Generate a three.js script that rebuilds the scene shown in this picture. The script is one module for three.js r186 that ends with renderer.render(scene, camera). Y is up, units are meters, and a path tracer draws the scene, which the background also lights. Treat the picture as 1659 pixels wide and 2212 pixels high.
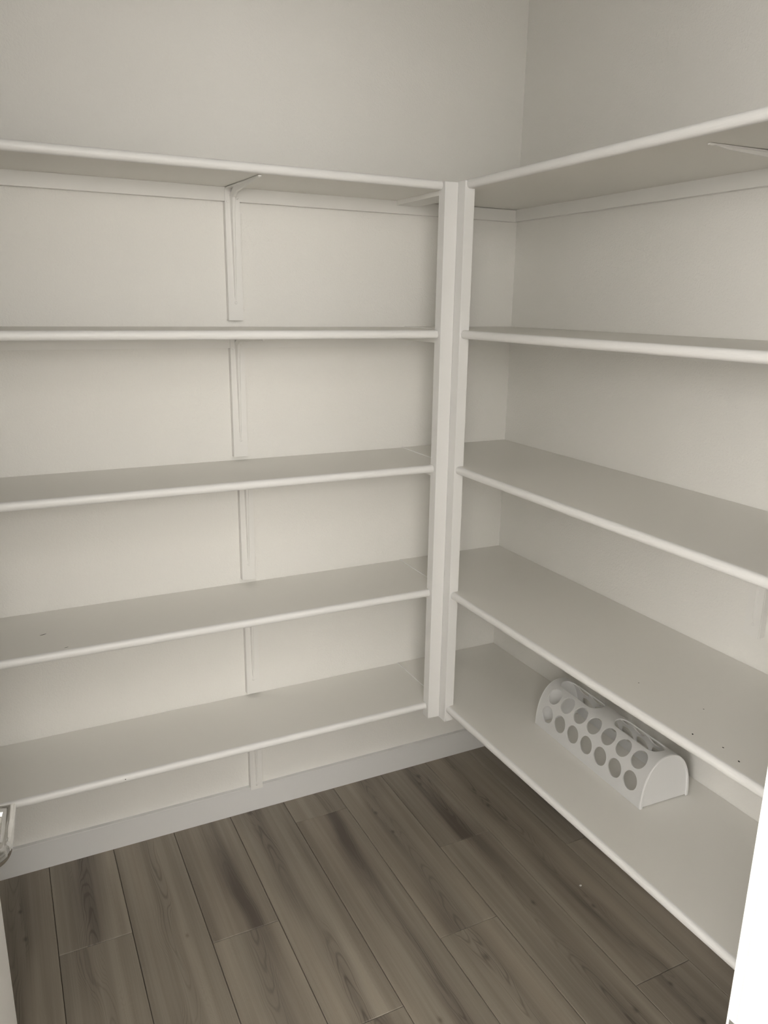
import * as THREE from 'three';
import { RoundedBoxGeometry } from 'three/addons/geometries/RoundedBoxGeometry.js';
import { mergeGeometries, toCreasedNormals } from 'three/addons/utils/BufferGeometryUtils.js';
import { RectAreaLightUniformsLib } from 'three/addons/lights/RectAreaLightUniformsLib.js';

// ------------------------------------------------------------------ camera, light, exposure
const scene = new THREE.Scene();
scene.background = new THREE.Color(0x000000);
const camera = new THREE.PerspectiveCamera(66.97, 1659 / 2212, 0.02, 30);
camera.rotation.order = 'YXZ';
camera.rotation.set(-0.26223, -0.46460, 0.01535);
camera.position.set(-1.56061, 1.62952, 2.18882);

const renderer = new THREE.WebGLRenderer({ antialias: true });
renderer.toneMapping = THREE.LinearToneMapping;
renderer.toneMappingExposure = 0.91;
renderer.shadowMap.enabled = true;
RectAreaLightUniformsLib.init();

// daylight of the room the camera stands in: a wide window in its left wall, a smaller one behind the camera
const WL = { z: 3.1, y: 2.05, w: 2.1, h: 1.2 }, WR = { x: -2.0, y: 2.1, w: 2.0, h: 1.1 };
const HX0 = -3.9, HX1 = 1.1, HZ1 = 4.3;
const DAY = new THREE.Color().setRGB(1.0, 0.972, 0.935);
const dayL = new THREE.RectAreaLight(DAY, 20.6, WL.w, WL.h);
dayL.position.set(HX0 + 0.03, WL.y, WL.z); dayL.rotation.y = -Math.PI / 2; scene.add(dayL);
const dayR = new THREE.RectAreaLight(DAY, 7.7, WR.w, WR.h);
dayR.position.set(WR.x, WR.y, HZ1 - 0.03); scene.add(dayR);
const hallFill = new THREE.RectAreaLight(DAY, 4.6, .9, .9); hallFill.position.set(-1.4, 2.88, 2.75); hallFill.rotation.x = -Math.PI / 2; scene.add(hallFill);  // added overhead fill without a fixture, brightens the shelf tops

// ------------------------------------------------------------------ helpers
let seed = 7;
const rnd = () => { seed = (seed * 1664525 + 1013904223) >>> 0; return seed / 4294967296; };
const used = {};
function numbered(n) { const k = used[n] = (used[n] === undefined ? 0 : used[n] + 1); return k ? n + '_' + String(k).padStart(3, '0') : n; }
function tag(o, label, category, group) {
  o.userData.label = label; if (category) o.userData.category = category; if (group) o.userData.group = group; return o;
}
function group(name, x = 0, y = 0, z = 0, turn = 0) {
  const g = new THREE.Group(); g.name = numbered(name); g.position.set(x, y, z); g.rotation.y = turn; scene.add(g); return g;
}
function mesh(name, geo, mat, parent = scene) {
  const m = new THREE.Mesh(geo, mat); m.name = parent === scene ? numbered(name) : name;
  if (parent !== scene) {
    let k = 0; const base = name; while (parent.children.some(c => c.name === m.name)) { k++; m.name = base + '_' + String(k).padStart(3, '0'); }
  }
  m.castShadow = m.receiveShadow = true; parent.add(m); return m;
}
const structure = o => { o.userData.kind = 'structure'; return o; };
// box by its two corners with a small chamfer, uv in metres
function box(x0, x1, y0, y1, z0, z1, r = 0.0015) {
  const w = x1 - x0, h = y1 - y0, d = z1 - z0, rr = Math.min(r, w * .45, h * .45, d * .45);
  const g = rr > 0 ? new RoundedBoxGeometry(w, h, d, 2, rr) : new THREE.BoxGeometry(w, h, d);
  g.translate((x0 + x1) / 2, (y0 + y1) / 2, (z0 + z1) / 2);
  return boxUV(g);
}
function boxUV(g) {
  if (g.index) g = g.toNonIndexed();
  const p = g.attributes.position, n = g.attributes.normal, uv = new Float32Array(p.count * 2);
  for (let i = 0; i < p.count; i++) {
    const ax = Math.abs(n.getX(i)), ay = Math.abs(n.getY(i)), az = Math.abs(n.getZ(i));
    const X = p.getX(i), Y = p.getY(i), Z = p.getZ(i);
    if (ay >= ax && ay >= az) { uv[2 * i] = X; uv[2 * i + 1] = Z; } else if (ax >= az) { uv[2 * i] = Z; uv[2 * i + 1] = Y; } else { uv[2 * i] = X; uv[2 * i + 1] = Y; }
  }
  g.setAttribute('uv', new THREE.BufferAttribute(uv, 2));
  return g;
}
// extrude a polygon of (a,b) points by depth t along its own z, no bevel unless asked
function slab(pts, t, bevel = 0) {
  const s = new THREE.Shape(pts.map(p => new THREE.Vector2(p[0], p[1])));
  return new THREE.ExtrudeGeometry(s, { depth: t, bevelEnabled: bevel > 0, bevelSize: bevel, bevelThickness: bevel, bevelOffset: -bevel, bevelSegments: 2, curveSegments: 16 });
}

// ------------------------------------------------------------------ noise and textures
const P = new Uint8Array(512); { const a = [...Array(256).keys()]; for (let i = 255; i > 0; i--) { const j = Math.floor(rnd() * (i + 1)); [a[i], a[j]] = [a[j], a[i]]; } for (let i = 0; i < 512; i++) P[i] = a[i & 255]; }
const fade = t => t * t * t * (t * (t * 6 - 15) + 10);
function vn(x, y, px = 256, py = 256) {          // tileable value noise, -1..1
  const xi = Math.floor(x), yi = Math.floor(y), fx = fade(x - xi), fy = fade(y - yi);
  const X0 = ((xi % px) + px) % px, X1 = (X0 + 1) % px, Y0 = ((yi % py) + py) % py, Y1 = (Y0 + 1) % py;
  const h = (a, b) => P[P[a & 255] + (b & 255)] / 127.5 - 1;
  const u = h(X0, Y0) + (h(X1, Y0) - h(X0, Y0)) * fx, v = h(X0, Y1) + (h(X1, Y1) - h(X0, Y1)) * fx;
  return u + (v - u) * fy;
}
const fbm = (x, y, o = 4) => { let s = 0, a = .5; for (let i = 0; i < o; i++) { s += a * vn(x, y); x *= 2.03; y *= 2.03; x += 17.3; y += 9.1; a *= .5; } return s; };
function dataTex(w, h, fn, srgb = false) {
  const d = new Uint8Array(w * h * 4), c = [0, 0, 0];
  for (let j = 0; j < h; j++) for (let i = 0; i < w; i++) { fn(i / w, j / h, c); const k = 4 * (j * w + i); d[k] = c[0]; d[k + 1] = c[1]; d[k + 2] = c[2]; d[k + 3] = 255; }
  const t = new THREE.DataTexture(d, w, h); t.wrapS = t.wrapT = THREE.RepeatWrapping; t.magFilter = THREE.LinearFilter; t.minFilter = THREE.LinearMipmapLinearFilter;
  t.generateMipmaps = true; if (srgb) t.colorSpace = THREE.SRGBColorSpace; t.needsUpdate = true; return t;
}
// sprayed orange-peel plaster: soft blobs of 2 to 4 mm, tile of 0.5 m
const peel = dataTex(1024, 1024, (u, v, c) => {
  const a = vn(u * 128, v * 128, 128, 128) * .55 + vn(u * 256 + 5, v * 256, 256, 256) * .45 + vn(u * 64, v * 64 + 3, 64, 64) * .2;
  c[0] = c[1] = c[2] = Math.max(0, Math.min(255, 120 + a * 120));
});
peel.repeat.set(2, 2);
// brushed paint on the boards, tile 0.4 m
const brush = dataTex(512, 512, (u, v, c) => {
  const a = vn(u * 24, v * 120, 24, 120) * .5 + vn(u * 60, v * 256, 60, 256) * .5 + vn(u * 90, v * 90, 90, 90) * .4;
  c[0] = c[1] = c[2] = 128 + a * 80;
});
brush.repeat.set(2.5, 2.5);

function std(r, g, b, rough, extra = {}) { return new THREE.MeshStandardMaterial({ color: new THREE.Color().setRGB(r, g, b), roughness: rough, ...extra }); }
const wallPaint = std(.880, .864, .822, .8, { bumpMap: peel, bumpScale: .0006 });
const trimPaint = std(.89, .884, .866, .42, { bumpMap: brush, bumpScale: .00015 });
const boardPaint = std(.875, .855, .805, .5, { bumpMap: brush, bumpScale: .0001 });
const baseDimPaint = std(.765, .76, .748, .45);  // baseboard white greyed down, standing in for weak light below the lowest shelf
const fittingPaint = std(.875, .862, .828, .45, { bumpMap: brush, bumpScale: .00015 });
const hallPaint = std(.84, .83, .80, .85);
const ceilingPaint = std(.86, .85, .83, .9, { bumpMap: peel, bumpScale: .0008 });
const chrome = std(.78, .78, .78, .12, { metalness: 1 });
const plastic = std(.88, .878, .87, .4);
const darkMark = std(.03, .027, .024, .8);
const crumbMat = std(.8, .78, .74, .8);

// ------------------------------------------------------------------ room
const X_LEFT = -2.25, Z_FRONT = 1.776, Z_HALL = 1.9, CEIL = 2.9;
const JR = -0.945, JL = -1.714, HEAD = 2.44;       // door opening

structure(mesh('wall_back', box(X_LEFT - .12, .12, 0, CEIL, -.12, 0, 0), wallPaint));
structure(mesh('wall_right', box(0, .12, 0, CEIL, 0, Z_FRONT, 0), wallPaint));
structure(mesh('wall_left', box(X_LEFT - .12, X_LEFT, 0, CEIL, 0, Z_FRONT, 0), wallPaint));
{
  const g = mergeGeometries([
    box(JR + .02, HX1, 0, CEIL, Z_FRONT + .003, Z_HALL - .003, 0),
    box(HX0, JL - .02, 0, CEIL, Z_FRONT + .003, Z_HALL - .003, 0),
    box(JL - .02, JR + .02, HEAD + .02, CEIL, Z_FRONT + .003, Z_HALL - .003, 0)]);
  structure(mesh('wall_front', g, wallPaint));
}
structure(mesh('ceiling', box(HX0 - .12, HX1 + .12, CEIL, CEIL + .12, -.12, HZ1 + .12, 0), ceilingPaint));
structure(mesh('wall_hall_right', box(HX1, HX1 + .12, 0, CEIL, Z_FRONT, HZ1, 0), hallPaint));
const glow = std(.8, .8, .8, .3, { emissive: new THREE.Color().setRGB(1, .99, .97), emissiveIntensity: 2 });
// a wall with one window in it; along = half-open range along the wall, built in the plane z = 0 facing -z
function windowWall(name, u0, u1, w, place) {
  const x0 = w.x - w.w / 2 - .05, x1 = w.x + w.w / 2 + .05, y0 = w.y - w.h / 2 - .05, y1 = w.y + w.h / 2 + .05;
  place(structure(mesh(name, mergeGeometries([box(u0, x0, 0, CEIL, 0, .12, 0), box(x1, u1, 0, CEIL, 0, .12, 0), box(x0, x1, 0, y0, 0, .12, 0), box(x0, x1, y1, CEIL, 0, .12, 0)]), hallPaint)));
  const g = structure(group('window')); const n = windowWall.n = (windowWall.n || 0) + 1; g.name = 'window_' + n;
  const fr = [box(x0, x1, y0, y0 + .05, -.02, .06), box(x0, x1, y1 - .05, y1, -.02, .06)];
  for (const x of [x0, w.x - .025, x1 - .05]) fr.push(box(x, x + .05, y0 + .05, y1 - .05, -.02, .06));
  mesh('window_frame', mergeGeometries(fr), trimPaint, g);
  for (const s of [-1, 1]) mesh('window_pane', box(w.x + (s < 0 ? -w.w / 2 : .025), w.x + (s < 0 ? -.025 : w.w / 2), y0 + .05, y1 - .05, .01, .02, 0), glow, g);
  place(g);
}
windowWall('wall_hall_rear', HX0, HX1, WR, o => o.position.set(0, 0, HZ1));
windowWall('wall_hall_left', Z_FRONT, HZ1, { ...WL, x: WL.z }, o => { o.position.set(HX0, 0, 0); o.rotation.y = -Math.PI / 2; });

// ------------------------------------------------------------------ floor of separate planks
const woodTex = [];
function makeWood(k) {
  const s = k * 37.7;
  const W = 256, H = 1280;
  const cA = [0.350, 0.310, 0.252], cB = [0.142, 0.118, 0.096], cW = [0.300, 0.245, 0.190];
  const knots = []; for (let i = 0; i < 2; i++) knots.push([.05 + .08 * rnd(), .1 + rnd() * 1.0, .006 + rnd() * .006]);
  const heart = [1.1, .85, 1.05, .35, .9, .75][k % 6];
  const sr = x => 255 * Math.min(1, x <= .0031308 ? x * 12.92 : 1.055 * Math.pow(x, 1 / 2.4) - .055);
  const t = dataTex(W, H, (U, V, c) => {
    const x = U * .183, y = V * 1.22;
    let kx = 0; for (const q of knots) { const dx = x - q[0], dy = (y - q[1]) * .45; const r = Math.sqrt(dx * dx + dy * dy); kx += Math.exp(-r * r / (2 * q[2] * q[2] * 9)) * (dx > 0 ? .016 : -.016); }
    const cx = .092 + .035 * vn(y * 1.6 + s, s) + .012 * vn(y * 5 + s, 3.1 + s);
    const wx = .010 * fbm(x * 14 + s, y * 3.2 + s, 4) * 2;
    const d = Math.abs(x - cx + wx - kx);
    const hw = .036 + .015 * vn(y * 2.1 + s, 7.7 + s);
    const hm = Math.exp(-Math.pow(d / hw, 2.0)) ;
    let dark = heart * hm * (.62 + .5 * vn(y * 1.8 + 40 + s, 1.3 + s)) + .62 * fbm(x * 24 + s, y * 0.9, 3) + .14 * fbm(x * 120 + s, y * 2.2, 2);
    // cathedral rings
    const field = (d * d) * 5200 + y * (7 + 3 * (k % 3)) + 1.9 * fbm(x * 18 + s, y * 4 + s, 3);
    const ring = Math.pow(.5 + .5 * Math.cos(field * 6.283), 5);
    dark += ring * (.30 * hm + .13) * (.6 + .6 * vn(y * 3 + s, x * 30));
    // fine straight pores
    const f = vn(x * 900 + s, y * 9 + s) * .5 + vn(x * 420 + s, y * 4.5) * .5;
    dark += .10 * f;
    for (const q of knots) { const dx = x - q[0], dy = (y - q[1]) * .6; dark += .6 * Math.exp(-(dx * dx + dy * dy) / (2 * q[2] * q[2] * .22)); }
    dark = Math.max(-.15, Math.min(1.08, dark + .14));
    const warm = Math.max(0, Math.min(1, .35 + .9 * fbm(x * 16 + 9 + s, y * 1.1 + 5, 2)));
    for (let i = 0; i < 3; i++) { const base = cA[i] + (cW[i] - cA[i]) * warm * .55; c[i] = sr(base + (cB[i] - base) * dark); }
  }, true);
  return t;
}
const plankMat = [];
for (let k = 0; k < 6; k++) {
  woodTex.push(makeWood(k));
  plankMat.push(new THREE.MeshStandardMaterial({ map: woodTex[k], roughness: .55 }));
}
const floor = structure(group('floor'));
mesh('subfloor', box(HX0 - .12, HX1 + .12, -.12, -.012, -.12, HZ1 + .12, 0), std(.09, .073, .057, .9), floor);
const PITCH = .18283, SEAM0 = -1.5651;
function plank(x0, x1, z0, z1, k, flip, zo) {        // zo: where the plank's own length starts
  const g0 = .0007, c = .0011, t = .012;
  const A = x0 + g0, B = x1 - g0, C = z0 + g0, D = z1 - g0;
  const top = [[A + c, 0, C + c], [B - c, 0, C + c], [B - c, 0, D - c], [A + c, 0, D - c]];
  const mid = [[A, -c, C], [B, -c, C], [B, -c, D], [A, -c, D]];
  const bot = mid.map(p => [p[0], -t, p[2]]);
  const pos = [], uv = [];
  const put = p => { pos.push(...p); let u = (p[0] - x0) / PITCH, v = (p[2] - zo) / 1.22; if (flip & 1) u = 1 - u; if (flip & 2) v = 1 - v; uv.push(u, v); };
  const quad = (a, b, d, e) => { put(a); put(b); put(d); put(a); put(d); put(e); };
  quad(top[0], top[3], top[2], top[1]);
  for (let i = 0; i < 4; i++) { const j = (i + 1) % 4; quad(top[i], top[j], mid[j], mid[i]); quad(mid[i], mid[j], bot[j], bot[i]); }
  const g = new THREE.BufferGeometry();
  g.setAttribute('position', new THREE.Float32BufferAttribute(pos, 3)); g.setAttribute('uv', new THREE.Float32BufferAttribute(uv, 2));
  g.computeVertexNormals();
  mesh('plank', g, plankMat[k], floor);
}
{
  const joint = { '-1': .95, 0: .373, 1: .86, 2: .501, 3: .8856, 4: .133, 5: .745, 6: .434, 7: 1.0845, 8: .592 };
  const kind = { 0: [5, 3], 1: [3, 3], 2: [0, 2], 3: [1, 2], 4: [3, 0], 5: [2, 3], 6: [1, 5], 7: [4, 2], 8: [5, 4] };
  let n = 0;
  for (let i = -4; i <= 8; i++) {
    const x0 = Math.max(SEAM0 + i * PITCH, X_LEFT + .001), x1 = Math.min(SEAM0 + (i + 1) * PITCH, -.002);
    let j = joint[i]; if (j === undefined) j = rnd() * 1.2;
    const edges = []; for (let z = j - 1.22; z < Z_HALL; z += 1.22) if (z > .001 && z < Z_HALL) edges.push(z);
    let a = .002, idx = 0;
    for (const e of [...edges, Z_HALL]) {
      if (e - a < .01) continue;
      const kk = kind[i] ? (idx < 2 ? kind[i][idx] : (n * 3) % 6) : n % 6;
      plank(x0, x1, a, e, kk, (n * 7 + 1) & 3, e - 1.22); a = e; idx++; n++;
    }
  }
}
// room behind the camera, same boards carried on
{
  const mat = new THREE.MeshStandardMaterial({ map: woodTex[1], roughness: .55 });
  const g = box(HX0, HX1, -.012, 0, Z_HALL, HZ1, 0); const uv = g.attributes.uv; for (let i = 0; i < uv.count; i++) uv.setXY(i, uv.getX(i) / PITCH, uv.getY(i) / 1.22);
  mesh('hall_boards', g, mat, floor);
}

// baseboards: square stock with an eased top edge
function baseboardGeo(len) {
  const pts = [[0, 0], [.0145, 0], [.0145, .0880], [.0135, .0892], [0, .0892]];
  const g = slab(pts, len); return boxUV(g);        // x: out from wall, y: up, z: along
}
{
  const g = baseboardGeo(-X_LEFT - .001); g.rotateY(-Math.PI / 2); // x(out)->z ; z(along)->-x
  const b = structure(mesh('baseboard_back', g, baseDimPaint)); b.position.set(0, .0005, 0);
  const h = baseboardGeo(Z_FRONT - .016); h.rotateY(Math.PI); h.translate(0, 0, Z_FRONT);
  structure(mesh('baseboard_right', h, baseDimPaint)).position.set(0, .0005, 0);
}

// ------------------------------------------------------------------ shelves
const Hs = [1.94703, 1.56239, 1.18219, .79885, .41949];
const T = .0225, XSEAM = -.402, LF = .2805, RF = -.3935, NR = .0112;
function nosing(len) {                                // half round strip, flat side at 0, bulging to +x, along +z
  const pts = [[0, 0]]; const n = 14;
  for (let i = 0; i <= n; i++) { const a = -Math.PI / 2 + Math.PI * i / n; const c = Math.cos(a), s = Math.sin(a); pts.push([NR * Math.pow(Math.abs(c), .8), T / 2 + (T / 2) * s]); }
  pts.shift();
  const g = slab(pts, len); return boxUV(g);
}
const leftWords = ['topmost white shelf along the left-hand wall, above eye level with its underside showing',
  'second white shelf from the top along the left-hand wall, seen almost edge-on',
  'middle white shelf along the left-hand wall, third from the top',
  'fourth white shelf from the top on the left-hand wall, marked by a short dark scuff',
  'lowest white shelf along the left-hand wall, just above the baseboard'];
const rightWords = ['topmost white shelf along the right-hand wall, its underside showing above the corner',
  'second white shelf from the top along the right-hand wall, seen nearly edge-on',
  'middle white shelf along the right-hand wall, third from the top',
  'fourth white shelf from the top along the right-hand wall, directly above the perforated holder',
  'lowest white shelf along the right-hand wall, carrying the white perforated holder'];
Hs.forEach((h, i) => {
  const L = group('wall_shelf', 0, h, 0);
  tag(L, leftWords[i], 'shelf', 'white shelves along the left-hand wall');
  const xl = X_LEFT + .001;
  // plan (x, -z) so that rotateX(-90deg) lays it flat
  const plan = [[xl, -.001], [XSEAM, -.001], [XSEAM, -.2685], [-.4505, -.2685], [-.4505, -LF], [xl, -LF]];
  const g = slab(plan, T); g.rotateX(-Math.PI / 2); g.translate(0, -T, 0);
  mesh('board', boxUV(g), boardPaint, L);
  const n = nosing(-.4505 - xl - .0); n.rotateY(-Math.PI / 2); n.translate(-.4505, -T, LF); mesh('edge_nosing', n, trimPaint, L);
  mesh('wall_cleat', box(xl, -.001, -T - .035, -T, .0005, .019, .0004), fittingPaint, L);
  mesh('end_cleat', box(-.447, -.373, -T - .0125, -T, .0195, .2690, .0004), fittingPaint, L);

  const R = group('wall_shelf', 0, h, 0);
  tag(R, rightWords[i], 'shelf', 'white shelves along the right-hand wall');
  const zE = Z_FRONT - .001;
  const planR = [[-.001, -.001], [-.001, -zE], [RF, -zE], [RF, -.3365], [-.3775, -.3365], [-.3775, -.2685], [XSEAM + .0014, -.2685], [XSEAM + .0014, -.001]].reverse();
  const r = slab(planR, T); r.rotateX(-Math.PI / 2); r.translate(0, -T + .0012, 0);
  mesh('board', boxUV(r), boardPaint, R);
  mesh('caulk_seam', box(XSEAM - .0009, XSEAM + .0013, -.001, .0021, .0005, .268, .0004), trimPaint, R);
  const q = nosing(zE - .3365); q.rotateY(Math.PI); q.translate(RF, -T + .0012, zE); mesh('edge_nosing', q, trimPaint, R);
  mesh('wall_cleat', box(-.019, -.0005, -T - .034, -T + .0012, .0195, zE, .0004), fittingPaint, R);
  if (i === 3) {
    const sc = (x, z, l, w, a) => { const s = new THREE.SphereGeometry(1, 10, 6); s.scale(l, .0003, w); s.rotateY(a); s.translate(x, 0, z); return s; };
    mesh('scuff_mark', sc(-1.517, .163, .009, .0016, .35), darkMark, L);
    mesh('scuff_mark', sc(-1.470, .268, .005, .0010, .2), darkMark, L);
    for (const [x, z, l, w] of [[-.3715, 1.2229, .0028, .0016], [-.3557, 1.2843, .0022, .0016], [-.3679, 1.3312, .003, .0018], [-.386, 1.408, .0026, .002], [-.31, 1.01, .0016, .0012], [-.27, 1.16, .0015, .0012]]) mesh('scuff_mark', sc(x, z, l, w, x * 40), darkMark, R).position.y = .0012;
  }
  if (i === 4) mesh('scuff_mark', (() => { const s = new THREE.SphereGeometry(.0014, 8, 6); s.scale(1, 1, .3); s.translate(-1.36, -T * .45, LF + NR); return s; })(), darkMark, L);
});

// ------------------------------------------------------------------ corner post: two long square strips side by side
{
  const p = group('corner_post', -.42, .371, .3);
  tag(p, 'white vertical corner post of two strips joining both runs of shelves', 'post');
  const top = Hs[0] - .001 - .371;
  const A = box(-.4495 + .42, -.4095 + .42, 0, top - .002, .2695 - .3, .302 - .3, .0012);
  const B = box(-.4090 + .42, -.3785 + .42, -.003, top, .2695 - .3, .3360 - .3, .0012);
  mesh('left_strip', A, trimPaint, p); mesh('right_strip', B, trimPaint, p);
}

// ------------------------------------------------------------------ brackets
function screwGeo() { const g = new THREE.SphereGeometry(.0042, 12, 6, 0, Math.PI * 2, 0, Math.PI / 2); g.scale(1, .4, 1); const s = new THREE.CylinderGeometry(.0012, .0012, .0006, 8); s.translate(0, .0016, 0); return [g.toNonIndexed(), s.toNonIndexed()]; }
// built under a shelf: origin at wall, at the shelf's underside; y down negative, z out from the wall, x along the wall
function makeBracket(name, V, Hz, backLen, W = .0415) {
  const b = group(name);
  if (backLen > 0) mesh('backing_board', box(-W / 2, W / 2, -backLen, -.0354, .0005, .0188, .0015), fittingPaint, b);
  // bent strip: profile in (z, y)
  const th = .0026, z0 = .0192, r = .011, gap = .0016, pts = [];
  const SL = Math.max(V + .004, backLen - .0005); pts.push([z0, -SL]); pts.push([z0, -gap - r]);
  for (let i = 1; i <= 8; i++) { const a = Math.PI - i / 8 * Math.PI / 2; pts.push([z0 + r + r * Math.cos(a), -gap - r + r * Math.sin(a)]); }
  pts.push([Hz, -.0003]); pts.push([Hz, -.0003 - th]);
  for (let i = 8; i >= 0; i--) { const a = Math.PI - i / 8 * Math.PI / 2; pts.push([z0 + r + (r - th) * Math.cos(a), -gap - r + (r - th) * Math.sin(a)]); }
  pts.push([z0 + th, -SL]);
  const g = slab(pts.reverse(), W - .001); g.translate(0, 0, -(W - .001) / 2); g.rotateY(-Math.PI / 2);
  { // the horizontal leg narrows to its tip
    const p = g.attributes.position; for (let i = 0; i < p.count; i++) { const z = p.getZ(i); if (z > .06) p.setX(i, p.getX(i) * (1 - .82 * (z - .06) / (Hz - .06))); }
    g.computeVertexNormals();
  }
  mesh('bracket_strip', boxUV(g), fittingPaint, b);
  // pressed rib along both legs: side profile swept over a width that narrows towards the tips
  const side = [[z0 + th, -V + .018], [z0 + th + .004, -V + .04], [z0 + th + .009, -.06], [z0 + th + .016, -.026], [z0 + .045, -.0155], [z0 + .10, -.0125], [Hz - .05, -.007], [Hz - .018, -.003]];
  const base = [[z0 + th - .0005, -V + .012], [z0 + th - .0005, -V + .04], [z0 + th - .0005, -.06], [z0 + th - .0005, -.02], [z0 + .04, -.0035], [z0 + .10, -.003], [Hz - .05, -.002], [Hz - .012, -.0015]];
  const hw = [.0022, .0028, .0058, .0068, .0066, .0058, .0036, .002];
  const pos = [], idx = [];
  for (let i = 0; i < 8; i++) {
    const w = hw[i];
    pos.push(-w - .001, base[i][1], base[i][0], -w * .55, side[i][1], side[i][0], w * .55, side[i][1], side[i][0], w + .001, base[i][1], base[i][0]);
    if (i) for (let k = 0; k < 3; k++) { const a = (i - 1) * 4 + k, c = i * 4 + k; idx.push(a, c, a + 1, a + 1, c, c + 1); }
  }
  idx.push(0, 1, 2, 0, 2, 3, 28, 30, 29, 28, 31, 30);
  let rg = new THREE.BufferGeometry(); rg.setAttribute('position', new THREE.Float32BufferAttribute(pos, 3)); rg.setIndex(idx); rg = rg.toNonIndexed(); rg.computeVertexNormals();
  const rib = mesh('rib', boxUV(rg), fittingPaint, b);
  const sg = mergeGeometries(screwGeo()); const sv = sg.clone(); sv.rotateX(Math.PI / 2);
  for (const [x, y] of [[-.0125, -.036], [.0125, -.026], [.001, -V + .012]]) { const s = mesh('screw', sv, fittingPaint, b); s.position.set(x, y, z0 + th); }
  const sd = sg.clone(); sd.rotateX(Math.PI); const s = mesh('screw', sd, fittingPaint, b); s.position.set(0, -.0029, Hz - .008);
  return b;
}
const leftX = [-.9425, -.9420, -.9300, -.9270, -.9265];
const ord = ['topmost', 'second', 'middle', 'fourth', 'lowest'];
Hs.forEach((h, i) => {
  const u = h - T;
  const low = i === 4 ? u - .0905 : .345;
  const b = makeBracket('shelf_bracket', .309, .265, low);
  b.position.set(leftX[i], u - .0003, 0);
  tag(b, ['white bracket on the left-hand wall carrying the topmost shelf, fully in view', 'white bracket on the left-hand wall between the second and middle shelves', 'white bracket on the left-hand wall between the middle and fourth shelves', 'white bracket on the left-hand wall between the fourth and lowest shelves', 'white bracket on the left-hand wall below the lowest shelf, ending at the baseboard'][i], 'bracket', 'brackets under the left-hand shelves');
  const c = makeBracket('shelf_bracket', .258, .338, .276);
  c.position.set(0, u + .0009, 1.063); c.rotation.y = -Math.PI / 2;
  tag(c, ['white bracket on the right-hand wall, its arm tip showing under the topmost shelf', 'white bracket on the right-hand wall between the second and middle shelves, at the photo edge', 'white bracket on the right-hand wall between the middle and fourth shelves', 'white bracket on the right-hand wall between the fourth and lowest shelves', 'white bracket on the right-hand wall under the lowest shelf'][i], 'bracket', 'brackets under the right-hand shelves');
});

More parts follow.
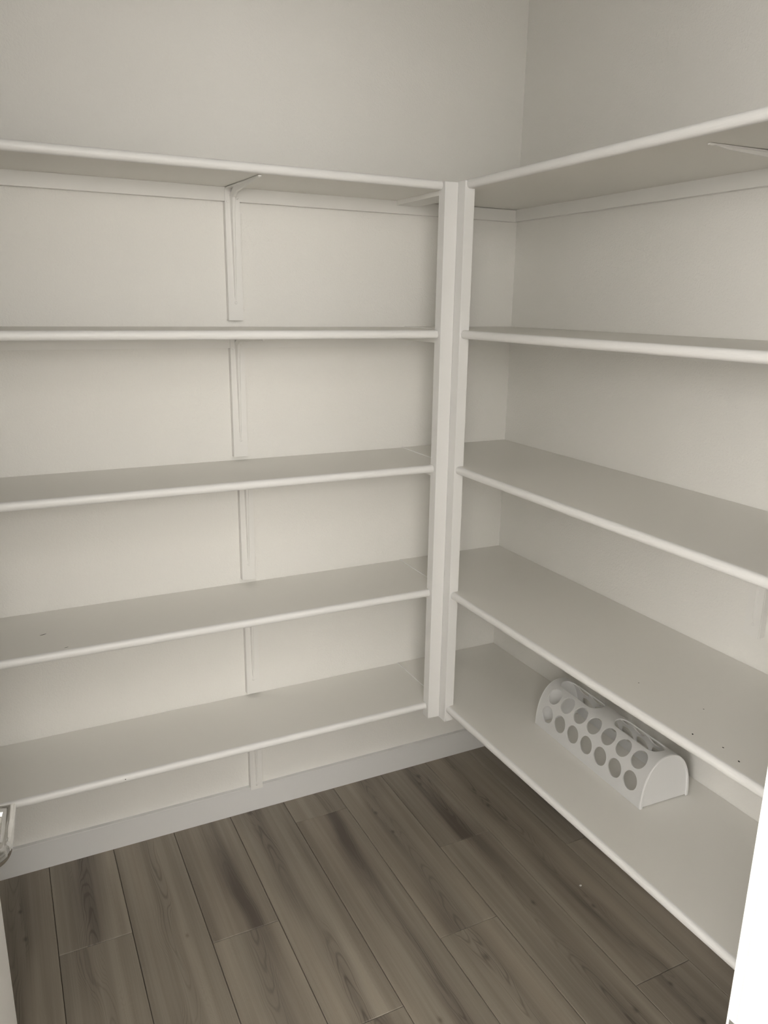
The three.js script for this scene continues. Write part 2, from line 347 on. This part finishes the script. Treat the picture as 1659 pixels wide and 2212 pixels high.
// ------------------------------------------------------------------ perforated holder
{
  const b = group('bag_holder', -.1507, Hs[4] + .0015, .9826, Math.atan2(-.0176, .4432) );
  tag(b, 'white half-round plastic bag holder with rows of round holes on the lowest right-hand shelf', 'bag holder');
  const HW = .079, HH = .1335, LEN = .4435, TH = .0034, E = .90;
  // profile sampled by arc length
  const N = 400, pr = [], cum = [0];
  for (let i = 0; i <= N; i++) { const a = Math.PI * (1 - i / N), c = Math.cos(a), s = Math.sin(a); pr.push([HW * Math.sign(c) * Math.pow(Math.abs(c), E), HH * Math.pow(Math.max(0, s), E)]); if (i) cum.push(cum[i - 1] + Math.hypot(pr[i][0] - pr[i - 1][0], pr[i][1] - pr[i - 1][1])); }
  const S = cum[N];
  function at(s) {
    s = Math.max(0, Math.min(S, s)); let lo = 0, hi = N; while (hi - lo > 1) { const m = (lo + hi) >> 1; if (cum[m] <= s) lo = m; else hi = m; }
    const f = (s - cum[lo]) / (cum[hi] - cum[lo] || 1), x = pr[lo][0] + (pr[hi][0] - pr[lo][0]) * f, y = pr[lo][1] + (pr[hi][1] - pr[lo][1]) * f;
    const k0 = Math.max(0, lo - 3), k1 = Math.min(N, lo + 4), tx = pr[k1][0] - pr[k0][0], ty = pr[k1][1] - pr[k0][1], L = Math.hypot(tx, ty);
    return [x, y, -ty / L, tx / L];
  }
  const pos = [], nor = [];
  function pt(s, z, inner) { const q = at(s); const o = inner ? TH : 0; return [[q[0] - q[2] * o, q[1] - q[3] * o, -z], inner ? [-q[2], -q[3], 0] : [q[2], q[3], 0]]; }
  function tri(a, b2, c) {
    const u = [0, 1, 2].map(i => b2[0][i] - a[0][i]), v = [0, 1, 2].map(i => c[0][i] - a[0][i]), n = a[1];
    if ((u[1] * v[2] - u[2] * v[1]) * n[0] + (u[2] * v[0] - u[0] * v[2]) * n[1] + (u[0] * v[1] - u[1] * v[0]) * n[2] < 0) [b2, c] = [c, b2]; for (const v of [a, b2, c]) { pos.push(...v[0]); nor.push(...v[1]); } }
  function quad2(s0, z0, s1, z1, s2, z2, s3, z3) {
    const A = pt(s0, z0), B = pt(s1, z1), C = pt(s2, z2), D = pt(s3, z3); tri(A, B, C); tri(A, C, D);
    const a = pt(s0, z0, 1), b3 = pt(s1, z1, 1), c = pt(s2, z2, 1), d = pt(s3, z3, 1); tri(a, c, b3); tri(a, d, c);
  }
  function wall(s0, z0, s1, z1, ns, nz) { // rim between outer and inner
    const A = pt(s0, z0), B = pt(s1, z1), a = pt(s0, z0, 1), b3 = pt(s1, z1, 1);
    const q = at((s0 + s1) / 2); const n = [-q[3] * 0 + ns * q[3], -ns * q[2], -nz];   // tangent is (n.y, -n.x)
    for (const t of [[A, B, b3], [A, b3, a]]) tri(...t.map(v => [v[0], n]));
  }
  const rows = 5, cols = 7, DS = .060, DZ = .0586, R0 = .0246;
  const s0 = S / 2 - DS * rows / 2, z0 = (LEN - DZ * cols) / 2;
  // every opening: a rectangle of the sheet (ds x dz) with a round-ended hole cut in it
  function cell(sc, zc, ds, dz, hs, hz, M) {
    const r = Math.min(hs, hz);
    const ring = (k, f) => {
      const a = k / M * Math.PI * 2, ca = Math.cos(a), sa = Math.sin(a), m = Math.max(Math.abs(ca), Math.abs(sa));
      const ex = ca / m, ez = sa / m; let ix = ex * hs, iz = ez * hz;
      const cz = Math.max(-(hz - r), Math.min(hz - r, iz)), vx = ix, vz = iz - cz, mm = Math.max(Math.abs(vx), Math.abs(vz)), L = Math.hypot(vx, vz);
      if (Math.abs(iz) > hz - r && L > 0) { ix = vx * mm / L; iz = cz + vz * mm / L; }
      return [sc + ix * (1 - f) + ex * ds / 2 * f, zc + iz * (1 - f) + ez * dz / 2 * f];
    };
    for (let k = 0; k < M; k++) {
      for (let j = 0; j < 2; j++) { const A = ring(k, j / 2), B = ring(k + 1, j / 2), C = ring(k + 1, (j + 1) / 2), D = ring(k, (j + 1) / 2); quad2(...D, ...C, ...B, ...A); }
      const A = ring(k, 0), B = ring(k + 1, 0), ds2 = B[0] - A[0], dz2 = B[1] - A[1], l = Math.hypot(ds2, dz2); wall(...A, ...B, -dz2 / l, ds2 / l);
    }
  }
  for (let r = 0; r < rows; r++) if (r !== 2) for (let c = 0; c < cols; c++) cell(s0 + (r + .5) * DS, z0 + (c + .5) * DZ, DS, DZ, R0, R0, 40);
  // along the crown two long slots with a bridge between them
  for (const c of [1.5, 5.5]) cell(s0 + 2.5 * DS, z0 + c * DZ, DS, 3 * DZ, .0265, 1.5 * DZ - .004, 120);
  const gridQ = (a0, a1, na, b0, b1, nb) => { for (let i = 0; i < na; i++) for (let j = 0; j < nb; j++) { const x0 = a0 + (a1 - a0) * i / na, x1 = a0 + (a1 - a0) * (i + 1) / na, y0 = b0 + (b1 - b0) * j / nb, y1 = b0 + (b1 - b0) * (j + 1) / nb; quad2(x0, y0, x1, y0, x1, y1, x0, y1); } };
  gridQ(s0 + 2 * DS, s0 + 3 * DS, 8, z0 + 3 * DZ, z0 + 4 * DZ, 1);
  gridQ(0, s0, 6, z0, LEN - z0, 7); gridQ(S - s0, S, 6, z0, LEN - z0, 7);
  gridQ(0, S, 60, 0, z0, 1); gridQ(0, S, 60, LEN - z0, LEN, 1);
  for (let i = 0; i < 60; i++) { wall(S * i / 60, 0, S * (i + 1) / 60, 0, 0, -1); wall(S * i / 60, LEN, S * (i + 1) / 60, LEN, 0, 1); }
  wall(0, 0, 0, LEN, -1, 0); wall(S, 0, S, LEN, 1, 0);
  const g = new THREE.BufferGeometry(); g.setAttribute('position', new THREE.Float32BufferAttribute(pos, 3)); g.setAttribute('normal', new THREE.Float32BufferAttribute(nor, 3));
  const pl2 = new THREE.MeshPhysicalMaterial({ color: plastic.color, roughness: .85, transmission: .35, thickness: 0, side: THREE.DoubleSide });
  mesh('perforated_cover', g, pl2, b);
  // end plates, each with a rolled rim that is broadest at its two feet
  const off = (i, o) => { const q = at(S * i / 60); return [q[0] - q[2] * o, q[1] - q[3] * o]; };
  const wAt = i => .0035 + .0045 * Math.pow(Math.abs(i - 30) / 30, 1.5);
  const outer = [], inner = [];
  for (let i = 0; i <= 60; i++) { outer.push(off(i, .0004)); const p = off(i, wAt(i)); p[1] = Math.max(p[1], .0004); inner.push(p); }
  const rimPts = [...outer.slice().reverse(), ...inner];
  const pl = inner.map(p => [p[0] * 1.012, Math.max(p[1], .0025)]); const platePts = [...pl.slice().reverse()];
  for (const near of [1, 0]) {
    const e = slab(platePts, .0016, 0); e.translate(0, 0, near ? -.0012 : -LEN - .0004); mesh('end_plate', boxUV(e), plastic, b);
    const rg = slab(rimPts, .0028, .0009); rg.translate(0, 0, near ? .0004 : -LEN - .0028 - .0004); mesh('end_rim', boxUV(rg), plastic, b);
  }
}

// ------------------------------------------------------------------ doorway: open door with lever on the left, frame on the right
{
  const d = structure(group('door_1', -1.637, 0, 1.005, -Math.atan2(.064, .757)));   // local z runs from latch edge to hinge, local x towards the opening
  d.userData.label = 'white door standing open at the left edge with a chrome lever';
  mesh('door_leaf', box(-.035, 0,   .008, 2.42, 0, .76, .002), trimPaint, d);
  const rose = new THREE.CylinderGeometry(.032, .033, .008, 40); rose.rotateZ(-Math.PI / 2); rose.translate(.0042, .91, .069);
  const lever = mesh('lever_handle', (() => {
    const s = new THREE.Shape();
    s.moveTo(.008, .060); s.lineTo(.045, .060); s.lineTo(.045, .142); s.quadraticCurveTo(.045, .186, .006, .186); s.lineTo(.006, .168); s.quadraticCurveTo(.027, .168, .028, .140); s.lineTo(.028, .080); s.lineTo(.008, .080);
    const g = new THREE.ExtrudeGeometry(s, { depth: .008, bevelEnabled: true, bevelSize: .0062, bevelThickness: .0068, bevelOffset: -.0062, bevelSegments: 8, curveSegments: 24 });
    g.rotateX(Math.PI / 2); g.translate(0, .910, 0); return toCreasedNormals(g, 1.0);
  })(), chrome, d);
  lever.userData.label = 'chrome lever handle';
  mesh('rosette', rose, chrome, lever);
  for (const y of [.25, 1.2, 2.15]) { const h = new THREE.CylinderGeometry(.007, .007, .09, 16); h.translate(.0072, y, .753); mesh('hinge', h, chrome, d); }

  const f = structure(group('trim_1'));
  f.userData.label = 'white door frame at the right edge of the view';
  const jz0 = Z_FRONT, jz1 = Z_HALL;
  mesh('jamb', box(JR, JR + .019, 0, HEAD, jz0, jz1, .0012), trimPaint, f);
  mesh('jamb', box(JL - .019, JL, 0, HEAD, jz0, jz1, .0012), trimPaint, f);
  mesh('head_jamb', box(JL - .019, JR + .019, HEAD + .0002, HEAD + .0195, jz0, jz1, .0012), trimPaint, f);
  mesh('door_stop', box(JR - .010, JR - .0002, 0, HEAD - .0002, 1.7933, 1.8227, .002), trimPaint, f);
  mesh('door_stop', box(JL + .0002, JL + .010, 0, HEAD - .0002, 1.807, 1.837, .002), trimPaint, f);
  mesh('casing', box(JR + .006, JR + .07, 0, HEAD + .075, jz1 - .002, jz1 + .014, .003), trimPaint, f);
  mesh('casing', box(JL - .07, JL - .006, 0, HEAD + .075, jz1 - .002, jz1 + .014, .003), trimPaint, f);
  mesh('strike_plate', box(JR - .0012, JR + .001, .862, .9185, jz0 + .004, 1.7925, .0006), chrome, f).userData.label = 'chrome strike plate';
}
{
  const c = new THREE.IcosahedronGeometry(.0035, 1); c.scale(1.2, .6, .9); c.translate(0, .002, 0);
  tag(mesh('crumb', c, crumbMat), 'tiny white crumb lying on the dark floor boards', 'crumb').position.set(-.1827, .0001, .7553);
}

renderer.render(scene, camera);
